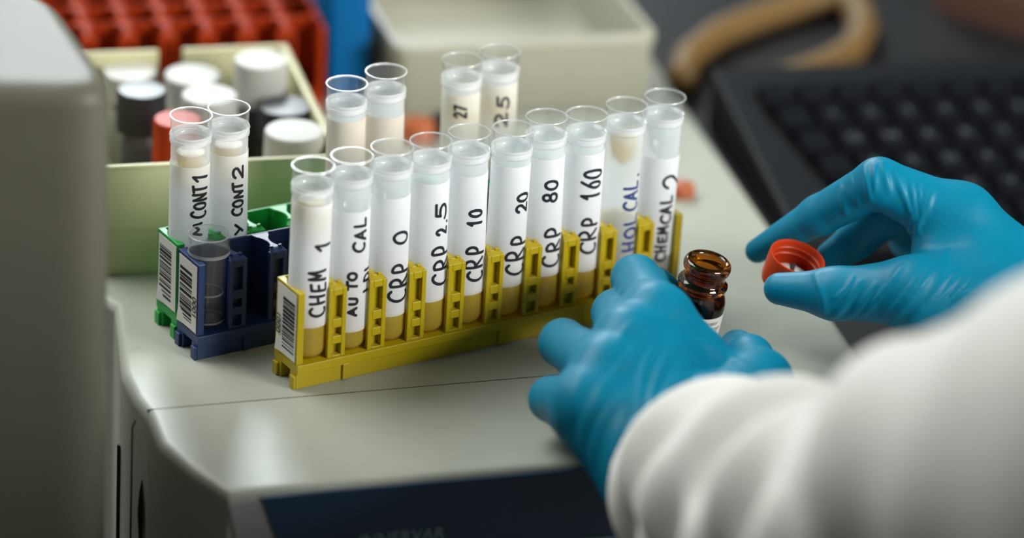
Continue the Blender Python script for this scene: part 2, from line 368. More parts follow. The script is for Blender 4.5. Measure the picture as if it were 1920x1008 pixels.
red_labels = ['frontmost empty red rack behind the cream tray', 'second empty red rack from the cream tray', 'third empty red rack back from the cream tray', 'hindmost empty red rack at the back of the block']
red0 = None
for k in range(4):
    o_ = red_end - rdir*0.198 + rnor*0.0218*k
    if red0 is None:
        red0 = make_rack('red', red_labels[0], 'red tube racks', o_, RY, None)
    else:
        c = red0.copy(); COL.objects.link(c); c.location = [float(x) for x in o_]; c['label'] = red_labels[k]
        for ch in red0.children:
            d = ch.copy(); COL.objects.link(d); d.parent = c

# ------------------------------------------------------------------ handwriting
def arcpts(cx, cy, rx, ry, a0, a1, n=10):
    return [(cx+rx*math.cos(math.radians(a0+(a1-a0)*k/n)), cy+ry*math.sin(math.radians(a0+(a1-a0)*k/n))) for k in range(n+1)]
G = {
 'C': [arcpts(.62, .5, .55, .52, 50, 300)], 'H': [[(.08, 1), (.12, 0)], [(.85, 1.02), (.8, .02)], [(.1, .48), (.85, .55)]],
 'E': [[(.8, 1), (.15, .95), (.12, .02), (.85, .05)], [(.12, .5), (.7, .55)]], 'M': [[(.02, 0), (.15, 1), (.48, .35), (.85, 1.02), (1, .02)]],
 'N': [[(.05, 0), (.1, .98), (.8, .05), (.88, 1.02)]], 'I': [[(.3, 1), (.32, 0)]], 'A': [[(.0, 0), (.45, 1.02), (.9, 0)], [(.15, .38), (.78, .36)]],
 'U': [[(.08, 1), (.1, .35)]+arcpts(.47, .33, .37, .33, 180, 360, 8)+[(.86, 1)]], 'T': [[(.0, .95), (.98, 1.0)], [(.48, .98), (.46, 0)]],
 'O': [arcpts(.48, .48, .45, .48, 80, 450, 14)], 'L': [[(.12, 1), (.1, .03), (.85, .06)]], 'R': [[(.1, 0), (.12, .95)]+arcpts(.25, .72, .5, .27, 85, -90, 8)+[(.9, .0)]],
 'P': [[(.15, -.05), (.18, .95)]+arcpts(.3, .70, .52, .30, 95, -100, 9)], 'V': [[(.0, 1), (.4, .02), (.9, 1.05)]], 'Y': [[(0, 1), (.4, .5)], [(.85, 1.02), (.25, -.05)]],
 '1': [[(.15, .72), (.48, 1.0), (.45, 0)]], '2': [arcpts(.42, .72, .38, .3, 165, -30, 8)+[(.08, .03), (.95, .05)]], '5': [[(.85, 1), (.25, .98), (.2, .58)]+arcpts(.4, .32, .42, .33, 110, -150, 9)],
 '6': [[(.75, 1.0), (.3, .62)]+arcpts(.45, .3, .34, .31, 165, 525, 12)], '8': [arcpts(.45, .75, .3, .25, 270, -90, 10)+arcpts(.45, .26, .38, .26, 90, -270, 11)],
 '0': [arcpts(.45, .5, .42, .5, 75, 445, 14)], '.': [[(.25, .0), (.32, .06)]], '7': [[(.05, .95), (.9, 1), (.35, 0)]], 'D': [[(.1, 0), (.12, 1)]+arcpts(.2, .5, .65, .5, 85, -90, 9)],
}
def write_on(parent, name, m, Rc, items, rot=None):
    """items: (text, z_start, z_end, azimuth of baseline, azimuth of letter tops); strokes laid on a cylinder of radius Rc (mm)"""
    b = MB(); jr = random.Random(name+str(items))
    for s, z0, z1, a0, a1, wd in items:
        n = len(s); adv = (z1-z0)/(n-0.18)
        for i, ch in enumerate(s):
            sx_, sy_, oy_, sh_ = 0.86+0.22*jr.random(), 0.86+0.2*jr.random(), 0.12*(jr.random()-0.5), 0.16*jr.random()
            for st in G.get(ch, []):
                P = [(z0+adv*(i+0.8*(x*sx_+y*sh_)), a0+(a1-a0)*(y*sy_+oy_)) for x, y in st]
                # resample so that strokes follow the curve
                Q = []
                for (za, aa), (zb, ab) in zip(P[:-1], P[1:]):
                    L = math.hypot(zb-za, (ab-aa)*Rc); k = max(1, int(L/0.6))
                    Q += [(za+(zb-za)*j/k, aa+(ab-aa)*j/k) for j in range(k)]
                Q.append(P[-1])
                rr = Rc+0.06
                for (za, aa), (zb, ab) in zip(Q[:-1], Q[1:]):
                    dz_, da = zb-za, (ab-aa)*Rc; L = math.hypot(dz_, da) or 1e-6
                    nz, na = -da/L*wd/2, dz_/L*wd/2/Rc
                    q = [(za+nz, aa+na), (za-nz, aa-na), (zb-nz, ab-na), (zb+nz, ab+na)]
                    b.add([(rr*math.cos(a), rr*math.sin(a), z) for z, a in q], [(0, 1, 2, 3)])
                for z, a in Q:
                    vs = [((rr)*math.cos(a+wd/2*math.sin(t)/Rc), (rr)*math.sin(a+wd/2*math.sin(t)/Rc), z+wd/2*math.cos(t)) for t in [k*PI/4 for k in range(8)]]
                    b.add(vs, [tuple(range(8))])
    return b.build(name, m, parent)

# ------------------------------------------------------------------ sample tubes with nested cups
def proj(P):
    q = np.asarray(P, float)-CAM; z = q@F; return CX+FPX*(q@R)/z, CY-FPX*(q@U)/z
ZB = 11.6
def solve_top(base, rim):
    """height of the rim above the bore floor, and the tip of the axis, from where the rim is seen"""
    z = 0.09
    for _ in range(6):
        p = proj(base+np.array([0, 0, z])); q = proj(base+np.array([0, 0, z+0.001])); z += 0.001*(rim[1]-p[1])/(q[1]-p[1])
    p = proj(base+np.array([0, 0, z])); dx = (rim[0]-p[0])/FPX*1.7
    dx = max(-0.0016, min(0.0016, dx))
    return z*MM, dx
def hit(base, Rc, px_, py_):
    d = ray(px_, py_); o = CAM-base; a = d[0]**2+d[1]**2; bb = 2*(o[0]*d[0]+o[1]*d[1]); c = o[0]**2+o[1]**2-(Rc/MM)**2
    disc = max(0, bb*bb-4*a*c); t = (-bb-math.sqrt(disc))/(2*a); p = o+d*t
    return math.atan2(p[1], p[0]), p[2]*MM
def make_tube(rack_org, yaw, slot, rim, label, group, z_lab, texts, paper='paper', ink='ink', serum=None, wd=1.4, lab_bot=None):
    ux = np.array([math.cos(yaw), math.sin(yaw), 0]); vy = np.array([-math.sin(yaw), math.cos(yaw), 0])
    base = rack_org+ux*(0.0089+0.020*slot)+vy*0.0093+np.array([0, 0, ZB/MM+0.0001])
    Hh, dx = solve_top(base, rim)
    t = thing('sample_tube', label, 'sample tube', base, 0, group)
    ax = Vector((0, 0, Hh/MM))+Vector(R.tolist())*dx; t.rotation_mode = 'QUATERNION'; t.rotation_quaternion = Vector((0, 0, 1)).rotation_difference(ax.normalized())
    h = Hh-9.4                                   # top lip of the frosted tube
    zcl = hit(base, 8.9, rim[0], z_lab[1])[1]+1 if z_lab and z_lab[1] else 6
    b = MB(); b.lathe([(0, 0), (5.5, 0.05), (7.6, 0.8), (8.5, 2.6), (8.7, 5), (8.7, zcl), (8.7, zcl+0.2), (8.7, h-3.4), (9.2, h-3.0), (9.35, h-1.8), (9.2, h-0.8), (8.6, h-0.5), (8.1, h-0.7), (8.0, h-3)], 44)
    b.m = [2 if min(b.v[i][2] for i in f) > h-3.2 else 1 if z_lab and z_lab[1] and max(b.v[i][2] for i in f) < zcl+0.1 else 0 for f in b.f]
    b.build('tube', [MT['frosted'], MT['clear'], MT['lip']], t, smooth=True, angle=50)
    b = MB(); b.lathe([(0, h-20), (2.6, h-19.6), (5.6, h-16), (6.7, h-9), (7.4, h-1.6), (8.2, h-0.2), (9.0, h), (9.15, h+1.1), (8.85, h+1.6), (9.15, Hh-0.9), (9.3, Hh-0.5)], 44)
    b.lathe([(8.7, Hh-0.6), (8.2, h+1.4), (6.9, h-1.2), (6.2, h-9), (5.0, h-15.6), (2.4, h-18.7), (0, h-19.1)], 44)
    b.cur = 1; b.lathe([(9.3, Hh-0.5), (9.55, Hh-0.2), (9.4, Hh+0.1), (8.9, Hh+0.1), (8.7, Hh-0.2), (8.7, Hh-0.6)], 44)
    b.cur = 2; b.lathe([(9.2, h-0.3), (9.5, h+0.4), (9.2, h+1.3), (8.4, h+1.1), (7.4, h-0.2)], 44)
    cp = b.build('sample_cup', [MT['clear'], MT['rim'], MT['lip']], t, smooth=True, angle=50); cp['label'] = 'clear flared sample cup nested in the tube mouth'
    if z_lab and z_lab[1]:
        b = MB(); zz = hit(base, 8.9, rim[0], z_lab[1])[1]+2; b.lathe([(0, 0.6), (5.4, 0.7), (7.3, 1.4), (8.15, 3), (8.35, 5), (8.35, zz), (0, zz)], 36)
        b.build('serum', MT['amberserum'], t, smooth=True, angle=50)  # added amber core, imitating the rack's yellow light showing through the tube
    if serum:
        b = MB(); z0, z1 = serum; pr = [(0, z0), (2.2, z0+0.5), (4.8, z0+4), (5.9, z0+9), (6.2, z1), (0, z1)]; b.lathe(pr, 32); b.build('serum', MT['serum'], t, smooth=True, angle=50)
    if z_lab:
        zt_ = hit(base, 8.9, rim[0], z_lab[0])[1]; zb_ = hit(base, 8.9, rim[0], z_lab[1])[1] if z_lab[1] else 14
        b = MB(); a0 = -PI/2+0.1
        n = 48; rr = 8.86; ring = lambda z, r_: [(r_*math.cos(a0+4.1*(k/(n-1)-0.5)), r_*math.sin(a0+4.1*(k/(n-1)-0.5)), z) for k in range(n)]
        b.rings([ring(zb_, rr-0.1), ring(zb_, rr), ring(zt_, rr), ring(zt_, rr-0.1)], False, False, close=False)
        lb = b.build('paper_label', MT[paper], t, smooth=True, angle=50)
        par = lb
    else: par = t
    items = []
    for s, y0, y1, xb, xt in texts:
        xm = (xb+xt)/2
        _, za = hit(base, 8.86, xm, y0); _, zb2 = hit(base, 8.86, xm, y1); ym = (y0+y1)/2
        lean = (rim[0]-proj(base+np.array([0, 0, Hh/MM]))[0])*0
        ab, _ = hit(base, 8.86, xb, ym); at_, _ = hit(base, 8.86, xt, ym)
        items.append((s, za, zb2, ab, at_, wd))
    if items: write_on(par, 'handwriting', MT[ink], 8.86 if z_lab else 8.72, items)
    return t
gy, gg = 'tubes in the yellow rack', 'tubes in the green rack'
Y = [
 ((588, 309.5), 'frosted tube hand-labelled CHEM 1 in the yellow rack, nearest the barcode end', (389, 615), [('CHEM', 594, 508, 609, 581), ('1', 474, 444, 617, 590)]),
 ((660.8, 291.4), 'frosted tube hand-labelled AUTO and CAL in the yellow rack', (400, 623), [('AU', 592, 556, 669, 653), ('TO', 544, 511, 670, 653), ('CAL', 474, 408, 686, 664), ('IDL', 545, 488, 695, 684)]),
 ((736, 275), 'frosted tube hand-labelled CRP 0 in the yellow rack', (374, 594), [('CRP', 567, 494, 762, 731), ('0', 459, 433, 764, 738)]),
 ((808.5, 263), 'frosted tube hand-labelled CRP 2.5 in the yellow rack', (347, 567), [('CRP', 537, 460, 838, 811), ('2.', 441, 408, 840, 820), ('5', 413, 379, 838, 816)]),
 ((880.7, 246.5), 'frosted tube hand-labelled CRP 10 in the yellow rack', (333, 554), [('CRP', 529, 460, 906, 876), ('10', 425, 394, 906, 881)]),
 ((963, 239), 'frosted tube hand-labelled CRP 20 in the yellow rack', (315, 537), [('CRP', 517, 441, 980, 949), ('20', 399, 361, 985, 966)]),
 ((1025.5, 218), 'frosted tube hand-labelled CRP 80 in the yellow rack', (301, 519), [('CRP', 500, 427, 1050, 1022), ('80', 380, 338, 1048, 1024)]),
 ((1101, 213.4), 'frosted tube hand-labelled CRP 160 in the yellow rack', (292, 509), [('CRP', 477, 405, 1118, 1088), ('160', 375, 319, 1126, 1093)]),
 ((1175.7, 195.5), 'unwrapped frosted tube marked HOL CAL in blue ink in the yellow rack', None, [('HOL', 472, 402, 1190, 1169), ('CAL.', 396, 320, 1194, 1170)]),
 ((1248, 179.7), 'frosted tube hand-labelled CHEM CAL 2 in the yellow rack, farthest from the barcode', (299, None), [('CHEM', 490, 425, 1248, 1229), ('CAL', 420, 366, 1257, 1238), ('2', 355, 324, 1268, 1243)]),
]
for i, (rim, lab, zl_, tx) in enumerate(Y):
    make_tube(ORG_Y, RX, i, rim, lab, gy, zl_, tx, ink='blueink' if i == 8 else 'ink', serum=(62, 74) if i in (0, 8) else None)
GT = [
 (0, (358.5, 215.6), 'frosted tube hand-labelled CONT 1 in the green rack, at its barcode end', (316, None), [('CONT', 409, 348, 386, 361), ('1', 345, 322, 386, 360), ('M', 442, 418, 378, 362)], 'paper'),
 (1, (429.4, 201.4), 'frosted tube hand-labelled CONT 2 in the green rack', (294, None), [('CONT', 405, 342, 457, 438), ('2', 337, 312, 458, 438), ('Y', 440, 420, 456, 442)], 'paper'),
 (4, (646.4, 156.4), 'blank tan-labelled frosted tube in the green rack behind the CHEM 1 tube', (230, None), [], 'tanpaper'),
 (5, (716.5, 133.6), 'blank tan-labelled frosted tube in the green rack behind the CRP 0 tube', (222, None), [], 'tanpaper'),
 (7, (850, 111.5), 'cream-labelled frosted tube in the green rack behind the CRP 10 tube', (178, None), [('27', 222, 198, 880, 858)], 'tanpaper2'),
 (8, (928, 95.6), 'cream-labelled frosted tube in the green rack, the hindmost tube', (160, None), [('25', 240, 176, 957, 936)], 'tanpaper2'),
]
MT['tanpaper2'] = paper_mat('cream_label_paper', (0.86, 0.83, 0.74), 0.45, 0.30)
for sl, rim, lab, zl_, tx, pap in GT:
    make_tube(ORG_G, RX, sl, rim, lab, gg, zl_, tx, paper=pap, wd=1.3, serum=(62, 74) if sl in (0, 1, 7, 8) else None)

# clear cup alone in the first bore of the blue rack
ub, vb = yawv(32.95); base = ORG_B+ub*0.0089+vb*0.0093+np.array([0, 0, ZB/MM+0.0001])
Hc, dx = solve_top(base, (394.5, 436.4))
t = thing('sample_cup', 'empty clear plastic sample cup standing in the first hole of the blue rack', 'sample cup', base)
hb = 46-ZB+1.2
b = MB(); b.lathe([(0, 0.2), (4.6, 0.3), (7.2, 1.6), (7.5, 3), (7.9, hb-1), (9.3, hb-0.6), (9.45, hb+0.8), (9.1, hb+1.4), (9.35, Hc-0.5)], 44)
b.lathe([(8.9, Hc-0.5), (8.5, hb+2), (7.3, hb-0.5), (6.6, 16), (5.6, 12.5), (0, 11)], 44)
b.lathe([(0, 1.5), (5, 1.6), (6.8, 3.5), (6.9, 8)], 44)
b.cur = 1; b.lathe([(9.35, Hc-0.5), (9.55, Hc-0.2), (9.3, Hc), (8.9, Hc-0.1), (8.9, Hc-0.5)], 44); b.lathe([(9.3, hb-0.6), (9.5, hb+0.3), (9.3, hb+1.0)], 44); b.lathe([(7.5, 2.6), (7.62, 3.0), (7.55, 3.5)], 44); b.lathe([(6.7, 15.6), (6.9, 16.2), (6.7, 16.6)], 44)
b.build('cup', [MT['clear'], MT['rim']], t, smooth=True, angle=50)

# ------------------------------------------------------------------ cream bottle tray and its bottles
TY = math.radians(15.6); tu = np.array([math.cos(TY), math.sin(TY), 0]); tv = np.array([-math.sin(TY), math.cos(TY), 0])
t_or = np.array([0.0086, 0.1322, 0])-tu*0.113
t = thing('bottle_tray', 'open cream plastic tray holding capped reagent bottles', 'tray', t_or, TY)
b = MB(); LX, LY, HZ, th = 113, 137, 54, 2.6
b.box(0, LX, 0, LY, 0, 2.5)
b.box(0, LX, 0, th, 2.5, HZ); b.box(0, th, th, LY-th, 2.5, HZ); b.box(LX-th, LX, th, LY-th, 2.5, HZ)
b.box(0, 50, LY-th, LY, 2.5, HZ); b.box(62, LX, LY-th, LY, 2.5, HZ); b.box(50, 62, LY-th, LY, 2.5, 30)
b.box(-1.2, LX+1.2, -1.2, 0, 0, 21.5); b.box(LX, LX+1.2, 0, LY, 0, 21.5)
b.build('tray_body', MT['cream'], t, bevel=0.7)
b = MB(); b.box(-0.8, LX+0.8, -0.9, 0.0, HZ-1.6, HZ+0.4); b.box(LX, LX+0.8, 0, LY, HZ-1.6, HZ+0.4)
b.build('rim', MT['cream'], t, bevel=0.3)
def bottle(px_, py_, z, label, capR, capH, capM, bodyR, bodyM, neck=0.75, ribs=True, grp='capped bottles in the cream tray'):
    p = at(px_, py_, z); ht = z*MM-2.6
    t = thing('reagent_bottle', label, 'bottle', (p[0], p[1], 0.0026), 0, grp)
    zc = ht-capH
    b = MB(); b.lathe([(0, 0), (bodyR-1, 0.1), (bodyR, 1.2), (bodyR, zc*0.78), (bodyR*0.93, zc*0.88), (bodyR*neck, zc*0.95), (bodyR*neck, zc+2), (0, zc+2)], 36)
    b.build('bottle_body', MT[bodyM], t, smooth=True, angle=40)
    b = MB(); n = 72 if ribs else 40
    rr = lambda r_, z_, rib: [((r_-(0.35 if rib and k % 2 else 0))*math.cos(2*PI*k/n), (r_-(0.35 if rib and k % 2 else 0))*math.sin(2*PI*k/n), z_) for k in range(n)]
    b.rings([rr(capR*0.6, zc, 0), rr(capR, zc, 0), rr(capR, zc+0.6, ribs), rr(capR*0.985, ht-1.6, ribs), rr(capR*0.97, ht-0.8, 0), rr(capR*0.92, ht-0.1, 0), rr(capR*0.86, ht, 0)])
    b.build('cap', MT[capM], t, smooth=True, angle=35)
bottle(552, 243, 0.058, 'white-capped bottle by the front wall of the cream tray', 14.2, 22, 'whitecap', 13, 'whitecap')
bottle(536, 197, 0.052, 'black bottle with a grey-black cap behind the front white-capped bottle', 13.2, 15, 'blackcap', 12.2, 'bottledark')
bottle(490, 110, 0.064, 'tall bottle with a ribbed white cap in the rear corner of the tray', 13.2, 21, 'whitecap', 12.6, 'bottledark')
bottle(393, 176, 0.057, 'white-capped bottle right behind the red-capped one in the tray', 13.6, 14, 'whitecap', 13, 'whitecap')
bottle(361, 138, 0.052, 'white-capped bottle standing near the back wall notch of the tray', 13.8, 16, 'whitecap', 13, 'whitecap')
bottle(333, 222, 0.062, 'small bottle with a red cap in the cream tray', 11.4, 24, 'redcap', 10.5, 'bottledark')
bottle(266, 167, 0.061, 'bottle with a tall tapered black cap over a grey body in the tray', 11.8, 20, 'blackcap', 9.6, 'greybottle')
bottle(243, 131, 0.048, 'low white-capped bottle in the far tray corner behind the black cap', 13.5, 14, 'whitecap', 13, 'whitecap')

# pale open box behind the racks
BY = math.radians(17.5); bu = np.array([math.cos(BY), math.sin(BY), 0]); bv = np.array([-math.sin(BY), math.cos(BY), 0])
b0 = at(742, 92, 0.038); b0[2] = 0
t = thing('storage_box', 'open pale beige plastic box standing behind the tubes', 'box', b0, BY)
b = MB(); bl = float(np.linalg.norm((at(1236, 64, 0.038)-at(742, 92, 0.038))[:2]))*MM; bd = 165; HZ = 38
po = round_poly([(0, 0), (bl, 0), (bl, bd), (0, bd)], 9, 6); pi_ = round_poly([(5, 5), (bl-5, 5), (bl-5, bd-5), (5, bd-5)], 6, 6); n = len(po)
rg = lambda P, z: [(p[0], p[1], z) for p in P]
b.rings([rg(offset_poly(po, 3), 0), rg(offset_poly(po, 2.2), 1), rg(offset_poly(po, 1.4), HZ-6), rg(po, HZ-5.5), rg(po, HZ-1), rg(offset_poly(po, .8), HZ), rg(offset_poly(pi_, -.8), HZ), rg(pi_, HZ-1), rg(offset_poly(pi_, 1.5), 4), rg(offset_poly(pi_, 3), 2.5)])
b.build('box_body', MT['creambox'], t, smooth=True, angle=40)
# blue box between the red racks and the pale box
q0 = at(614, 190, 0.0)
t = thing('blue_box', 'upright blue plastic box between the red racks and the pale box', 'box', (q0[0], q0[1], 0), math.radians(15))
b = MB(); P = round_poly([(0, 0), (21, 0), (21, 70), (0, 70)], 2.5, 4); slab(b, P, 0, 84, 1.5, 3); b.build('box_body', MT['bluebox'], t, smooth=True, angle=40)
b = MB(); P = round_poly([(-0.8, -0.8), (21.8, -0.8), (21.8, 70.8), (-0.8, 70.8)], 2.5, 4); slab(b, P, 84, 96, 2, 3); b.build('lid', MT['bluebox'], t, smooth=True, angle=40)
# small loose caps lying on the housing
def loose_cap(px_, py_, m, label, r=7, h=8):
    p = at(px_, py_); t = thing('small_cap', label, 'cap', p, 0.3)
    b = MB(); n = 48; rr = lambda r_, z_, rib=0: [((r_-(0.3 if rib and k % 2 else 0))*math.cos(2*PI*k/n), (r_-(0.3 if rib and k % 2 else 0))*math.sin(2*PI*k/n), z_) for k in range(n)]
    b.rings([rr(r*0.9, 0.1), rr(r, 0.5, 1), rr(r, h-1.2, 1), rr(r*0.93, h-0.1), rr(r*0.85, h)]); b.build('cap_shell', MT[m], t, smooth=True, angle=35)
    b = MB(); b.rings([rr(r*0.5, h-0.2), rr(r*0.5, h+0.5), rr(r*0.42, h+0.7)]); b.build('top_disc', MT[m], t, smooth=True, angle=35)
loose_cap(1277, 366, 'orangecap', 'orange rubber cap lying on the housing beyond the CHEM CAL 2 tube', 6.5, 6)
loose_cap(783, 262, 'orangecap', 'orange cap standing in front of the pale box by the tan tubes', 8.5, 10)
loose_cap(829, 250, 'blackcap', 'small black cap standing in front of the pale box by the cream-labelled tubes', 6, 10)

# ------------------------------------------------------------------ black desk, keyboard and the things on it, beyond the analyser
ku = fr_dir; kv = ed
k0 = corner*0+e1
kp = np.array([ed[1], -ed[0], 0])
dk0 = e1 - kv*0.19 + kp*0.004
t = thing('side_desk', 'black satin desk top beyond the right edge of the analyser', 'desk', (dk0[0], dk0[1], -0.9), math.atan2(kp[1], kp[0]))
b = MB(); b.box(0, 900, 0, 1100, 862, 886); b.build('desktop', MT['desk'], t, bevel=2)
for x, y in ((30, 30), (830, 30), (30, 1030), (830, 1030)):
    b = MB(); b.box(x, x+40, y, y+40, 0, 862); b.build('leg', MT['desk'], t, bevel=1)
ZD = -0.014
a0_ = at(1778, 310, 0.006)
KA = math.atan2(kp[1], kp[0])
kd = np.array([math.cos(KA), math.sin(KA), 0]); kn = np.array([-math.sin(KA), math.cos(KA), 0])
ko = a0_-kd*0.096-kn*0.064; ko[2] = ZD+0.0002
t = thing('keyboard', 'black computer keyboard with pale key legends on the black desk', 'keyboard', ko, KA)
tl = math.tan(math.radians(9))
b = MB(); KW, KD = 450, 165
b.add([(0, 0, 0), (KW, 0, 0), (KW, KD, 0), (0, KD, 0), (0, 0, 9), (KW, 0, 9), (KW, KD, 9+KD*tl), (0, KD, 9+KD*tl)], [(0, 3, 2, 1), (4, 5, 6, 7), (0, 1, 5, 4), (1, 2, 6, 5), (2, 3, 7, 6), (3, 0, 4, 7)])
b.build('keyboard_case', MT['kcase'], t, bevel=2.5)
rows = ['', 'ZXCVBNM', 'ASDFGHJKL', 'QWERTYUIOP', '1234567890', '']
cnt = 0
for r_, leg in enumerate(rows):
    for c in range(14):
        x = 44+c*20+r_*(-4); y = 16+r_*22.5; zk = 9+y*tl+0.2
        b = MB(); w = 8.6
        rg = lambda w_, d_, z_: [(x+sx_*w_, y+sy_*d_, z_+sy_*d_*tl) for sx_, sy_ in ((-1, -1), (1, -1), (1, 1), (-1, 1))]
        b.rings([rg(w, 9.4, zk), rg(w-0.4, 9.0, zk+2), rg(w-1.6, 7.8, zk+6.2), rg(w-2.4, 7.0, zk+6.0)])
        ko_ = b.build('key', MT['key'], t, bevel=0.4)
        ch = leg[c-1] if 1 <= c <= len(leg) else None
        if ch:
            text_obj('key_legend', ch, 0.0085, MT['legend'], ko_, basis(((x)*.001, (y+1.0)*.001, (zk+6.06+1.0*tl)*.001), (1, 0, 0), (0, math.cos(math.radians(9)), math.sin(math.radians(9))), (0, -math.sin(math.radians(9)), math.cos(math.radians(9)))))
# curved tan tube on the desk, brown pouch behind it
sp = [(1275, 150), (1290, 105), (1345, 62), (1425, 30), (1510, 2), (1570, -8), (1605, 10), (1618, 50), (1600, 92), (1545, 122), (1470, 150), (1420, 178)]
P = [at(x, y, ZD+0.0085) for x, y in sp]; Q = []
for i in range(len(P)-1):
    for k in range(5): Q.append(P[i]*(1-k/5)+P[i+1]*k/5)
Q.append(P[-1])
t = thing('strap', 'loop of tan rubber strap lying on the black desk behind the keyboard', 'strap', (P[4][0], P[4][1], ZD))
b = MB(); b.tube([((q[0]-P[4][0])*MM, (q[1]-P[4][1])*MM, 8.2+0.0) for q in Q], 7.9, 12); b.build('strap_loop', MT['tan'], t, smooth=True)
b = MB(); e_ = P[-1]; b.tube([((e_[0]-P[4][0])*MM-9*ku[0]*k, (e_[1]-P[4][1])*MM-9*ku[1]*k, 8.6) for k in (-0.6, 0.6)], 8.4, 14); b.build('strap_end', MT['brown'], t, smooth=True, angle=40)
q0 = at(1950, 40, ZD)
t = thing('pouch', 'brown leather pouch on the black desk at the far corner', 'pouch', (q0[0], q0[1], ZD), math.radians(-35))
b = MB(); slab(b, round_poly([(-60, -30), (60, -30), (60, 45), (-60, 45)], 16, 6), 0.2, 30, 12, 6); b.build('pouch_body', MT['brown'], t, smooth=True, angle=40)
b = MB(); slab(b, round_poly([(-61, -31), (61, -31), (61, 5), (-61, 5)], 14, 6), 30.1, 33, 2, 4); b.build('flap', MT['brown'], t, smooth=True, angle=40)

# ------------------------------------------------------------------ amber vial and its red cap, held in the hands
def frame_from(axis):
    z = np.array(axis)/np.linalg.norm(axis); y = F-z*(F@z); y /= np.linalg.norm(y); x = np.cross(y, z); return x, y, z
def tilt_axis(right_deg, toward_deg):
    hr = R0_; away = np.array([0, 1.0, 0])
    return np.array([math.tan(math.radians(right_deg)), -math.tan(math.radians(toward_deg)), 1.0])
R0_ = np.array([1.0, 0, 0])
vax = tilt_axis(8.5, 3); vx, vy_, vz = frame_from(vax)
v_top = atd(1329, 487, 1.694)
VH = 47.0
v_base = v_top - vz*VH/MM
t = thing('amber_vial', 'open amber glass vial with a white Calibrator label held in a gloved hand', 'vial', v_base)
t.rotation_mode = 'QUATERNION'; t.rotation_quaternion = basis((0, 0, 0), vx, vy_, vz).to_quaternion()
H_ = VH
b = MB()
b.lathe([(0, 0.8), (8, 0.2), (11, 0.5), (12.1, 2), (12.2, H_-21), (12.0, H_-18.5), (10.9, H_-15.6), (10.0, H_-14.2), (10.2, H_-13.4), (11.1, H_-12.6), (11.35, H_-11.6), (11.1, H_-10.6), (10.0, H_-9.8), (9.3, H_-8.8), (9.2, H_-6.2), (9.9, H_-5.4), (10.6, H_-4.2), (10.75, H_-2.6), (10.4, H_-1.0), (9.4, H_-0.1), (8.3, H_-0.1), (7.5, H_-1.0), (7.2, H_-3), (7.2, H_-13.5), (8.5, H_-16), (10.6, H_-20), (10.8, 4), (9, 2.2), (0, 2.8)], 56)
b.build('glass_body', MT['amber'], t, smooth=True)
b = MB(); n = 64; rg = lambda r_, z_: [(r_*math.cos(2*PI*k/n), r_*math.sin(2*PI*k/n), z_) for k in range(n)]
b.rings([rg(12.2, 5), rg(12.32, 5), rg(12.32, H_-23.4), rg(12.2, H_-23.4)], False, False)
vl = b.build('paper_label', MT['sticker'], t, smooth=True, angle=50)
def wrap_text(s, zc, size, az, Rc, parent, m, name):
    cu = bpy.data.curves.new(name, 'FONT'); cu.body = s; cu.size = size; cu.align_x = 'CENTER'; cu.align_y = 'CENTER'; cu.resolution_u = 4
    tt_ = bpy.data.objects.new(name+'_curve', cu); COL.objects.link(tt_); bpy.context.view_layer.update()
    me = bpy.data.meshes.new_from_object(tt_.evaluated_get(bpy.context.evaluated_depsgraph_get())); bpy.data.objects.remove(tt_); bpy.data.curves.remove(cu)
    for v in me.vertices:
        a = az+v.co.x/Rc; z_ = v.co.y; v.co = ((Rc+0.05)*math.cos(a)*.001, (Rc+0.05)*math.sin(a)*.001, (zc+z_)*.001)
    me.name = name; me.materials.clear(); me.materials.append(m); o = bpy.data.objects.new(name, me); COL.objects.link(o); o.parent = parent
wrap_text('Calibrator', H_-25.8, 2.9, -PI/2+0.52, 12.32, vl, MT['ink'], 'label_text')
wrap_text('1 mL of CRP', H_-29.2, 2.6, -PI/2+0.62, 12.32, vl, MT['ink'], 'label_text')

cax = tilt_axis(13, 10); cx_, cy_, cz_ = frame_from(cax)
c_top = atd(1496, 481, 1.712); c_base = c_top - cz_*0.0155
t = thing('vial_cap', 'red screw cap with a white liner pinched between finger and thumb', 'cap', c_base)
t.rotation_mode = 'QUATERNION'; t.rotation_quaternion = basis((0, 0, 0), cx_, cy_, cz_).to_quaternion()
b = MB(); b.lathe([(0, 0), (11.6, 0), (12.3, 0.8), (12.75, 3), (12.9, 15), (12.7, 15.5), (11.9, 15.5), (11.6, 15), (11.4, 12.5), (10.9, 12.0), (11.3, 11.4), (11.3, 9.4), (10.8, 8.9), (11.2, 8.2), (11.2, 2.2), (0, 2.2)], 64)
b.build('cap_shell', MT['redcap'], t, smooth=True, angle=40)
b = MB(); b.lathe([(0, 6.2), (4.2, 6.1), (8.3, 5.4), (9.2, 4.6), (9.4, 2.3)], 48); b.build('liner', MT['linerw'], t, smooth=True, angle=50)
b = MB(); b.box(-1.0, 1.0, -8.2, 8.2, 5.2, 6.5); b.box(-8.2, 8.2, -0.9, 0.9, 5.2, 6.45); b.build('liner_slot', MT['linerd'], t, bevel=0.2)

